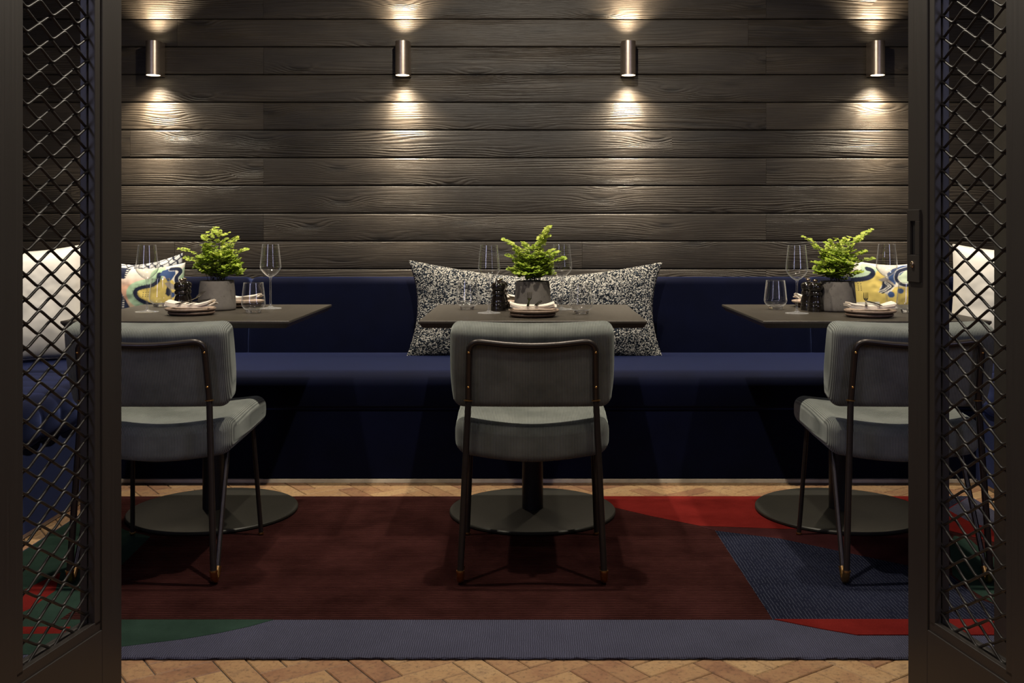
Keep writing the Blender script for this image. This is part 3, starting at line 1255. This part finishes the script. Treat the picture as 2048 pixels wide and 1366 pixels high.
# ------------------------------------------------------------------ mills
def make_mill():
    root = empty('pepper_mill', '', 'pepper mill')
    MB().lathe(smooth2([(.0275, 0), (.0285, .002), (.0285, .022), (.0262, .026), (.0282, .030), (.0278, .036), (.0225, .053), (.0215, .057)], 3), 40).obj('body', LACQUER, root)
    MB().lathe(smooth2([(.0215, .0575), (.0255, .061), (.0262, .066), (.0240, .071), (.0215, .074), (.0262, .080), (.0278, .088), (.0262, .096), (.019, .103), (.008, .1055)], 3), 40).obj('head', LACQUER, root)
    MB().lathe(smooth2([(.004, .105), (.004, .108), (.0085, .110), (.0090, .113), (.006, .1165), (.0005, .1175)], 3), 20).obj('knob', KNOB, root)
    return root


mill = make_mill()
mill['group'] = 'black lacquer mills on the tables'
mills = [(-.1164, 3.845, 'black mill left of the pot on the middle table, front one of its pair'),
         (-.1105, 3.907, 'black mill on the middle table almost hidden behind the front one'),
         (-1.2935, 3.86, 'black mill on the left table behind the fork, front one of its pair'),
         (-1.303, 3.922, 'black mill on the left table mostly hidden behind the front one'),
         (1.043, 3.80, 'black mill on the right table, front one of the two beside the pot'),
         (1.034, 3.863, 'black mill on the right table, rear one of the two beside the pot')]
for i, (x, y, lb) in enumerate(mills):
    if i == 0:
        mill.location = (x, y, ZT)
        mill['label'] = lb
    else:
        dup(mill, (x, y, ZT), i * .4, lb)


# ------------------------------------------------------------------ plates, napkins, cutlery
def plate_mesh(rad, name, mat):
    p = [(rad * .72, 0), (rad * .95, .003), (rad, .0075), (rad, .0105), (rad * .985, .0118), (rad * .96, .0105), (rad * .90, .0072), (rad * .5, .0062), (.001, .0062)]
    return MB().lathe(p, 64).obj(name, mat)


def setting(x, y, rz, where, seed, near=True, naprot=0.0, flip=False):
    lo = plate_mesh(.080, 'plate', CERAMIC2)
    lo.location = (x, y, ZT)
    tag(lo, 'lower stoneware plate %s' % where, 'plate', 'stacked stoneware plates')
    up = plate_mesh(.087, 'plate', CERAMIC)
    up.location = (x + .004 * (1 if seed % 2 else -1), y + .002, ZT + .0128)
    tag(up, 'upper stoneware plate under the napkin %s' % where, 'plate', 'stacked stoneware plates')
    rng = random.Random(seed)
    # napkin: four layers of folded linen, pressed flat in the middle, opening at both ends
    mb = MB()
    nx, ny = 30, 10
    hx, hy = .078, .043
    zb = ZT + .0128 + .0118 + .0015
    for layer in range(3):
        V, Fc = [], []
        for s in (0, 1):
            for i in range(nx + 1):
                u = 2 * i / nx - 1
                for j in range(ny + 1):
                    v = 2 * j / ny - 1
                    z = layer * .0041 + .0085 * abs(u) ** 2.2 + .0010 * layer * abs(u) ** 3
                    z += .0010 * math.sin(5 * u + seed + layer * .3) + .0030 * mnoise.noise(Vector((u * 1.6, v * 1.2, seed)))
                    z += .003 * (1 - v * v) * (.4 + abs(u))
                    X = hx * u * (1 - .02 * layer + .02 * math.sin(layer * 3 + seed)) + .003 * math.sin(layer * 2.1 + seed)
                    Y = hy * v * (1 - .03 * layer) * (.84 + .2 * u * u) + .002 * math.sin(3 * u + layer)
                    V.append((X, Y, max(z, .0) + (s * .0039)))
        m = (nx + 1) * (ny + 1)
        for i in range(nx):
            for j in range(ny):
                a = i * (ny + 1) + j
                q = (a, a + 1, a + ny + 2, a + ny + 1)
                Fc.append(q[::-1])
                Fc.append(tuple(k + m for k in q))
        edge = [i * (ny + 1) for i in range(nx + 1)] + [nx * (ny + 1) + j for j in range(1, ny + 1)] + [i * (ny + 1) + ny for i in range(nx - 1, -1, -1)] + [j for j in range(ny - 1, 0, -1)]
        for a, b in zip(edge, edge[1:] + edge[:1]):
            Fc.append((a, b, b + m, a + m))
        mb.add(V, Fc)
    nap = mb.obj('napkin', LINEN, angle=60)
    nap.location = (x, y - .004, zb)
    nap.rotation_euler = (0, 0, rz + naprot)
    tag(nap, 'folded cream linen napkin %s' % where, 'napkin', 'folded linen napkins')
    if not near:
        return
    # fork and knife lie across the napkin, handles towards the chair
    zc = zb + .0185
    f = MB()
    path = [(0, -.052, .0), (0, -.03, .001), (0, .02, .002), (0, .045, .0055), (0, .058, .010)]
    flat_bar(f, path, [.0045, .0042, .0026, .0028, .0075], .0016)
    for k in range(4):
        ox = (k - 1.5) * .0046
        f.tube([(ox * .95, .057, .0098), (ox, .068, .0165), (ox, .080, .023), (ox, .092, .0275)], .0010, 6, radii=[.0012, .0012, .0011, .0007])
    fo = f.obj('fork', CUTLERY)
    fo.location = (x - .014, y - .010, zc)
    fo.rotation_euler = (math.radians(4), 0, rz + (-.05 if seed == 1 else -.3))
    tag(fo, 'dark steel fork resting on the napkin %s' % where, 'fork', 'forks on the napkins')
    k = MB()
    flat_bar(k, [(0, -.052, 0), (0, -.03, .001), (0, .012, .0015), (0, .016, .0015), (0, .06, .0015), (0, .088, .0015)], [.0048, .0046, .0038, .006, .0075, .0012], .0013)
    kn = k.obj('table_knife', CUTLERY)
    kn.location = (x + .018, y - .010, zc)
    kn.rotation_euler = (math.radians(2), 0, rz + (-.15 if not flip else .05))
    tag(kn, 'dark steel knife resting on the napkin %s' % where, 'knife', 'knives on the napkins')


def flat_bar(mb, path, hw, th):
    V, Fc = [], []
    for (x, y, z), w in zip(path, hw):
        V += [(x - w, y, z - th * .5), (x + w, y, z - th * .5), (x + w * .8, y, z + th), (x - w * .8, y, z + th)]
    for j in range(len(path) - 1):
        for i in range(4):
            k = (i + 1) % 4
            Fc.append((j * 4 + i, j * 4 + k, j * 4 + 4 + k, j * 4 + 4 + i))
    Fc += [(0, 1, 2, 3), tuple((len(path) - 1) * 4 + i for i in range(4))]
    mb.add(V, Fc)


setting(.009, 3.586, 0, 'at the front of the middle table', 1)
setting(-1.193, 3.665, -.12, 'at the front of the left table', 2, True, .12)
setting(1.166, 3.575, 0, 'at the front of the right table', 3, True, -.05, True)
setting(-.012, 4.0, 0, 'behind the pot on the middle table', 4, False, .1)
setting(-1.122, 4.03, 0, 'behind the pot on the left table', 5, False)
setting(1.105, 4.02, 0, 'behind the mills on the right table', 6, False)


# ------------------------------------------------------------------ ferns
def fern(x, y, label, fronds, seed, rz=0.0):
    root = empty('potted_fern', label, 'plant', (x, y, ZT), rz, 'ferns in concrete pots')
    H = .108
    p = MB().lathe(smooth2([(.060, 0), (.0665, .002), (.0685, .010), (.0680, .03), (.0650, .07), (.0612, H - .002), (.0600, H), (.0562, H), (.0552, H - .003), (.0552, H - .016)], 3), 56, cap1=False)
    p.obj('pot', POT, root)
    MB().lathe([(.0555, H - .022), (.0555, H - .015), (.03, H - .012), (.001, H - .011)], 32).obj('soil', SOIL, root)
    rng = random.Random(seed)
    st, lf, rn = MB(), MB(), []

    def leaflet(c, d, nrm, size):
        d = d.normalized()
        n = (nrm - d * nrm.dot(d))
        n = n.normalized() if n.length > 1e-4 else Vector((0, 0, 1))
        b = d.cross(n)
        a = len(lf.V)
        outl = [(0, 0), (.30, .42), (.62, .60), (.80, .34), (.96, .26), (.90, 0), (.96, -.26), (.80, -.34), (.62, -.60), (.30, -.42)]
        V = [c + d * (q[0] * size) + b * (q[1] * size) + n * (.12 * size * math.sin(q[0] * 3) - .25 * size * q[1] ** 2) for q in outl]
        V.append(c + d * (.5 * size) + n * .14 * size)
        k = len(outl)
        lf.add(V, [(i, (i + 1) % k, k) for i in range(k)])
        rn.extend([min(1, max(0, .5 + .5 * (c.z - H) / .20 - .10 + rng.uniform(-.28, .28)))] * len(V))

    def pinna(p0, dirn, length, nleaf, size, nrm):
        pts = []
        q = p0.copy()
        d = dirn.normalized()
        for i in range(nleaf):
            q = q + d * (length / nleaf)
            d = (d + Vector((0, 0, -.06))).normalized()
            pts.append(q.copy())
            side = d.cross(nrm)
            side = side.normalized() if side.length > 1e-4 else Vector((1, 0, 0))
            s = 1 if i % 2 else -1
            sz = 1.22 * size * (1.05 - .3 * i / nleaf) * rng.uniform(.8, 1.2)
            jit = Vector((rng.uniform(-.5, .5), rng.uniform(-.5, .5), rng.uniform(-.3, .5)))
            for ss in (s, -s) if rng.random() < .7 else (s,):
                leaflet(q, side * ss * .9 + d * .45 + jit * .35, nrm + jit * .9, sz)
        leaflet(q, d, nrm, size * .8)
        if len(pts) > 1:
            st.tube([p0] + pts[::2] + [pts[-1]], .0005, 4, cap=False)
    for (tx, ty, tz, np_, spread, fan) in fronds:
        b = Vector((rng.uniform(-.025, .025) + tx * .12, rng.uniform(-.025, .025) + ty * .12, H - .014))
        t = Vector((tx, ty, H + tz))
        mid = Vector((tx * .35, ty * .35, H + max(tz * .78, .03)))
        curve = bez(b, mid, t, 16)
        st.tube(curve, .0008, 5, cap=False)
        for k in range(np_):
            f = .30 + .66 * k / max(1, np_ - 1)
            q = curve[int(f * 16)]
            tan = (curve[min(16, int(f * 16) + 1)] - curve[max(0, int(f * 16) - 1)]).normalized()
            out = Vector((tan.x, tan.y, 0))
            out = out.normalized() if out.length > .05 else Vector((rng.uniform(-1, 1), rng.uniform(-1, 1), 0)).normalized()
            side = Vector((-out.y, out.x, 0)) * (1 if k % 2 else -1)
            nrm = Vector((tan.x * -.4, -.35, 1.0)).normalized()
            ln = spread * (1.0 - .5 * f) * rng.uniform(.8, 1.2)
            pinna(q, side * 1.0 + tan * .6 + Vector((0, 0, rng.uniform(-.1, .3))), ln, max(2, int(ln / .0120)), fan, nrm)
        pinna(curve[13], (curve[16] - curve[12]), (curve[16] - curve[13]).length * 1.3, 5, fan, Vector((0, -.5, 1)))
    st.obj('stems', STEM, root)
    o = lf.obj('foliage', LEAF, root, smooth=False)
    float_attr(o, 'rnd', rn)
    return root


def bush(rng, n, rx, rz0, rz1):
    out = []
    for i in range(n):
        a = rng.uniform(0, 2 * PI)
        r = rx * rng.uniform(.35, 1)
        h = rz0 + (rz1 - rz0) * (1 - (r / rx) ** 2) * rng.uniform(.55, 1)
        out.append((r * math.cos(a), r * math.sin(a), h, 7, .055, .0125))
    return out


rg = random.Random(12)
# left plant: a dense dome with one branch reaching left
fl = bush(rg, 30, .085, .025, .175) + [(-.125, -.01, .120, 7, .040, .012), (-.105, -.02, .085, 7, .045, .012), (.100, .0, .115, 6, .05, .012), (.07, 0, .155, 7, .05, .012), (-.01, 0, .182, 7, .055, .013), (.02, -.03, .178, 7, .055, .013), (-.045, -.01, .160, 7, .05, .013), (.085, -.04, .06, 6, .05, .012)]
fern(-1.166, 3.875, 'potted fern with a dense round dome, on the left table', fl, 21)
# middle plant: a tall frond to the upper right, arms to both sides
fc = bush(rg, 20, .072, .02, .135) + [(.055, .0, .190, 10, .060, .013), (.045, -.02, .165, 9, .055, .013), (-.100, .0, .150, 8, .036, .0115), (-.062, -.01, .125, 8, .045, .0125), (.108, -.055, .085, 9, .042, .0125), (.080, -.06, .105, 8, .045, .0125), (-.085, -.02, .045, 6, .035, .0115), (-.09, 0, .095, 7, .03, .011), (.0, -.03, .125, 8, .05, .013), (-.03, .0, .135, 8, .05, .0125), (.03, .01, .15, 8, .05, .0125), (-.055, -.02, .105, 8, .05, .0125), (.06, -.03, .11, 8, .05, .0125), (.02, -.04, .09, 8, .05, .0125)]
fern(.010, 3.845, 'potted fern with an open crown and tall right frond, on the middle table', fc, 22)
# right plant: wide crown, long tips to upper left and upper right
fr_ = bush(rg, 27, .082, .025, .15) + [(.118, .0, .186, 9, .040, .0115), (.080, -.01, .160, 8, .045, .0125), (-.115, .0, .160, 8, .032, .011), (-.082, -.01, .130, 9, .05, .0125), (-.03, -.02, .145, 8, .055, .013), (.02, -.02, .150, 8, .055, .013), (.125, .0, .085, 7, .035, .011), (.09, -.02, .11, 7, .045, .012), (-.08, -.03, .07, 7, .05, .0125)]
fern(1.128, 3.82, 'potted fern with a wide crown and two long tips, on the right table', fr_, 23)


# ------------------------------------------------------------------ wall sconces
def make_sconce():
    """origin on the wall at mid height; front is -y"""
    root = empty('wall_sconce', '', 'wall light')
    R, off, h = .0345, .066, .0825
    n = 28
    loop = [(R, -.001)] + [(R * math.cos(a), -off - R * math.sin(a)) for a in (PI * i / n for i in range(n + 1))] + [(-R, -.001)]
    Ri = R - .004
    loop_i = [(Ri, -.02)] + [(Ri * math.cos(a), -off - Ri * math.sin(a)) for a in (PI * i / n for i in range(n + 1))] + [(-Ri, -.02)]
    m = len(loop)
    V = [(x, y, z) for z in (-h, h) for x, y in loop]
    Fc = [(i, (i + 1) % m, m + (i + 1) % m, m + i) for i in range(m)]
    b = MB().add(V, Fc)
    # annular end faces round the lamp opening
    for z, s in ((-h, 1), (h, -1)):
        nn = 40
        cir = [(.0328 * math.cos(2 * PI * i / nn), -off + .0328 * math.sin(2 * PI * i / nn)) for i in range(nn)]
        ring_o = []
        for i in range(nn):
            a = 2 * PI * i / nn
            dx, dy = math.cos(a), math.sin(a)
            if dy <= 0:
                ring_o.append((R * dx, -off + R * dy))
            else:
                k = min(R / max(abs(dx), 1e-6), (off - .001) / max(dy, 1e-6))
                ring_o.append((dx * k, -off + dy * k))
        V = [(x, y, z) for x, y in ring_o] + [(x, y, z) for x, y in cir] + [(x, y, z + s * .006) for x, y in cir]
        Fc = [(i, (i + 1) % nn, nn + (i + 1) % nn, nn + i) for i in range(nn)]
        Fc += [(nn + i, nn + (i + 1) % nn, 2 * nn + (i + 1) % nn, 2 * nn + i) for i in range(nn)]
        b.add(V, Fc)
    b.obj('body', SCONCE, root, angle=35)
    for s in (-1, 1):
        d = MB().lathe([(.0324, 0), (.0324, .002)], 32, c=(0, -off, s * (h - .0020) - .001))
        tag(d.obj('lamp', LAMP_GLOW, root), 'glowing lamp disc')
    return root


SZ = (1.962 + 1.797) / 2
sconce = make_sconce()
sconce['group'] = 'up and down wall sconces'
SX = [-1.832, -.620, .479, 1.690]
SL = ['leftmost bronze wall sconce, beside the left door', 'second bronze wall sconce from the left', 'third bronze wall sconce from the left', 'rightmost bronze wall sconce, beside the right door']
for i, (x, lb) in enumerate(zip(SX, SL)):
    if i == 0:
        sconce.location = (x, WALL_Y, SZ)
        sconce['label'] = lb
    else:
        dup(sconce, (x, WALL_Y, SZ), 0, lb)


# ------------------------------------------------------------------ mesh doors
def door(name, base, a, n, lock, znode, tnode):
    A, Nn = Vector((*a, 0)), Vector((*n, 0))
    root = bpy.data.objects.new(name, None)
    COL.objects.link(root)
    root.location = (base[0], base[1], 0)
    tag(root, kind='structure')
    T, TOPZ = .042, 2.26

    def W(mb):
        mb.V = [A * v.x + Nn * v.y + Vector((0, 0, v.z)) for v in mb.V]
        return mb

    def bbox(mb, t0, t1, k0, k1, z0, z1, e=.0015):
        # box with small chamfers on the long edges
        r = MB().box(t0, t1, k0, k1, z0, z1)
        bm = bmesh.new()
        vs = [bm.verts.new(v) for v in r.V]
        for f in r.F:
            bm.faces.new([vs[i] for i in f])
        bmesh.ops.bevel(bm, geom=bm.edges[:], offset=e, segments=2, affect='EDGES', profile=.5)
        bm.verts.index_update()
        mb.add([v.co.copy() for v in bm.verts], [[v.index for v in f.verts] for f in bm.faces])
        bm.free()
    w0, w1 = .075, .097          # stile face, then a recessed bead
    o0, o1 = .355, .333
    WD = .445
    s = MB()
    bbox(s, 0, w0, 0, T, .008, TOPZ)
    bbox(s, w0 - .003, w1, .0035, .0195, .21, TOPZ - .1)
    bbox(s, w0 - .003, w1, .0225, T - .0035, .21, TOPZ - .1)
    bbox(s, w0 - .003, w1 - .005, .016, .026, .21, TOPZ - .1)
    st = W(s).obj('stile', FRAME, root, smooth=False)
    s = MB()
    bbox(s, o0, WD, 0, T, .008, TOPZ)
    bbox(s, o1, o0 + .003, .0035, .018, .21, TOPZ - .1)
    bbox(s, o1, o0 + .003, .024, T - .0035, .21, TOPZ - .1)
    bbox(s, o1 + .005, o0 + .003, .016, .026, .21, TOPZ - .1)
    W(s).obj('stile', FRAME, root, smooth=False)
    for zz0, zz1, b0, b1, cz0, cz1 in ((.008, .196, .193, .218, .193, .213), (TOPZ - .11, TOPZ, TOPZ - .132, TOPZ - .107, TOPZ - .127, TOPZ - .107)):
        s = MB()
        bbox(s, w0, o0, 0, T, zz0, zz1)
        bbox(s, w0, o0, .0035, .018, b0, b1)
        bbox(s, w0, o0, .024, T - .0035, b0, b1)
        bbox(s, w0, o0, .016, .026, cz0, cz1)
        W(s).obj('rail', FRAME, root, smooth=False)
    # woven steel mesh: zigzag strands that touch at every bend
    mb = MB()
    half, pitch, r = .0406, .047, .0029
    za = znode - int((znode - .2) / pitch) * pitch - pitch
    flat, lap, dk = .0052, .5 * r, .0019
    lo, hi = w1 - .012, o1 + .012

    def strand(z, phase, sgn):
        path = []
        for j in range(-1, 8):
            t = tnode + half * j
            up = (j % 2) == phase
            zz = z + (pitch / 2 - lap if up else lap)
            for q in (-flat, 0, flat):
                path.append((t + q, .021 + sgn * dk, zz + (-1 if up else 1) * abs(q) * .12))
        pts = []
        for p0, p1, p2, p3 in zip([path[0]] + path[:-2], path[:-1], path[1:], path[2:] + [path[-1]]):
            for k in range(4):
                u = k / 4
                w = tuple(p1[i] + (p2[i] - p1[i]) * u for i in range(3))
                pts.append(w)
        # soften the bends
        for _ in range(2):
            pts = [pts[0]] + [tuple((pts[i - 1][c] + 2 * pts[i][c] + pts[i + 1][c]) / 4 for c in range(3)) for i in range(1, len(pts) - 1)] + [pts[-1]]
        pts = [p for p in pts if lo <= p[0] <= hi]
        mb.tube(pts, r, 10)
    z = za
    while z < TOPZ - .10:
        if .205 < z + .01 and z + pitch / 2 < TOPZ - .10:
            strand(z, 1, 1)
        if z - pitch / 2 > .205 and z < TOPZ - .10:
            strand(z - pitch / 2, 0, -1)
        z += pitch
    W(mb).obj('mesh_panel', MESHMAT, root, angle=65)
    if lock:
        # recessed pull: frame round a slot
        pl = MB()
        z0, z1 = .997, 1.071
        for b in ((.004, .016, z0, z1), (.036, .052, z0, z1), (.004, .052, z1, 1.096), (.004, .052, .938, z0)):
            bbox(pl, b[0], b[1], -.005, .001, b[2], b[3], .0008)
        pk = W(pl).obj('lock_plate', FRAME, st, smooth=False)
        s = MB()
        bbox(s, .014, .038, -.0006, .0004, z0 - .001, z1 + .001, .0001)
        W(s).obj('pull_slot', simple('slot_black', (.006, .005, .005), .5), st, smooth=False)
        c = MB().lathe(smooth2([(.0078, 0), (.0078, .002), (.0065, .0035), (.003, .0038), (.0005, .0030)], 2), 24)
        c.xf(Matrix.Translation((.026, -.0048, .976)) @ Matrix.Rotation(PI / 2, 4, 'X'))
        for v in c.V:
            if abs(v.x - .026) > .0001:
                v.x = .026 + (v.x - .026) * .8
        tag(W(c).obj('key_cylinder', KNOB, st), 'pale metal key cylinder')
    return root


door('door_1', (-.903, 2.300), (-.1638, -.9865), (-.9865, .1638), False, 1.505, .0985)
door('door_2', (.836, 2.300), (.1905, -.9817), (.9817, .1905), True, 1.084, .0998)


# ------------------------------------------------------------------ lights
def spot(name, loc, target, power, size, blend=.6, col=(1, .86, .66), rad=.03):
    l = bpy.data.lights.new(name, 'SPOT')
    l.energy = power
    l.color = col
    l.spot_size = math.radians(size)
    l.spot_blend = blend
    l.shadow_soft_size = rad
    o = bpy.data.objects.new(name, l)
    COL.objects.link(o)
    o.location = loc
    o.rotation_euler = (Vector(target) - Vector(loc)).to_track_quat('-Z', 'Y').to_euler()
    return o


def area(name, loc, target, power, sx, sy, col):
    l = bpy.data.lights.new(name, 'AREA')
    l.shape = 'RECTANGLE'
    l.size, l.size_y = sx, sy
    l.energy = power
    l.color = col
    o = bpy.data.objects.new(name, l)
    COL.objects.link(o)
    o.location = loc
    o.rotation_euler = (Vector(target) - Vector(loc)).to_track_quat('-Z', 'Y').to_euler()
    return o


WARM = (1.0, .84, .62)
for i, x in enumerate(SX):
    y = WALL_Y - .066
    for nm, sg in (('sconce_down', -1), ('sconce_up', 1)):
        spot(nm, (x, y, SZ + sg * .088), (x, y + .012, SZ + sg * 2), 30, 116, 1.0, WARM, .016)
        spot(nm, (x, y, SZ + sg * .088), (x, WALL_Y, SZ + sg * .31), 46, 56, 1.0, WARM, .016)
        spot(nm, (x, y, SZ + sg * .088), (x, WALL_Y, SZ + sg * .85), 42, 30, 1.0, WARM, .016)
# recessed ceiling downlights over the room
CW = (1.0, .90, .74)
for x in (-1.75, -.58, .52, 1.72):
    spot('ceiling_downlight', (x, 4.52, 2.70), (x, 4.58, 0), 115, 70, .9, CW, .03)
for x in (-1.15, 1.15):
    spot('ceiling_downlight', (x, 3.10, 2.70), (x, 3.30, 0), 105, 88, 1.0, CW, .03)
spot('ceiling_downlight', (-.02, 3.10, 2.70), (-.02, 3.55, 0), 120, 158, .4, CW, .02)
for x in (-.6, .6):
    spot('foyer_downlight', (x, 1.35, 2.70), (x, 1.7, 0), 32, 100, 1.0, CW, .03)
# soft light of the room behind the camera
area('foyer_ceiling_light', (0, -.2, 2.68), (0, 1.6, 0), 13, 2.4, .8, (1.0, .92, .90))
area('foyer_cool_fill', (-2.62, .3, 1.95), (0, 1.6, 1.6), 22, 1.1, 1.4, (.66, .66, 1.0))  # added cool lights, one each side, to tint the door reveals blue
area('foyer_cool_fill', (2.70, .3, 1.95), (0, 1.6, 1.6), 22, 1.1, 1.4, (.66, .66, 1.0))

w = bpy.data.worlds.new('World')
sc.world = w
w.use_nodes = True
w.node_tree.nodes['Background'].inputs[0].default_value = (.5, .45, .4, 1)
w.node_tree.nodes['Background'].inputs[1].default_value = .012

# ------------------------------------------------------------------ camera and view
cd = bpy.data.cameras.new('camera')
cam = bpy.data.objects.new('camera', cd)
COL.objects.link(cam)
cam.location = (0, 0, CH)
cam.rotation_euler = (PI / 2, 0, 0)
cd.sensor_width = 36
cd.lens = 36 * F / 2048
cd.shift_x = -(CX - 1024) / 2048
cd.shift_y = (CY - 683) / 2048
cd.clip_start = .02
sc.camera = cam
sc.view_settings.view_transform = 'Standard'
sc.view_settings.look = 'None'
sc.view_settings.exposure = 0.35
sc.view_settings.gamma = 1.0
sc.cycles.use_denoising = True
sc.cycles.max_bounces = 10
sc.cycles.transparent_max_bounces = 16
sc.cycles.caustics_reflective = False
sc.cycles.caustics_refractive = False
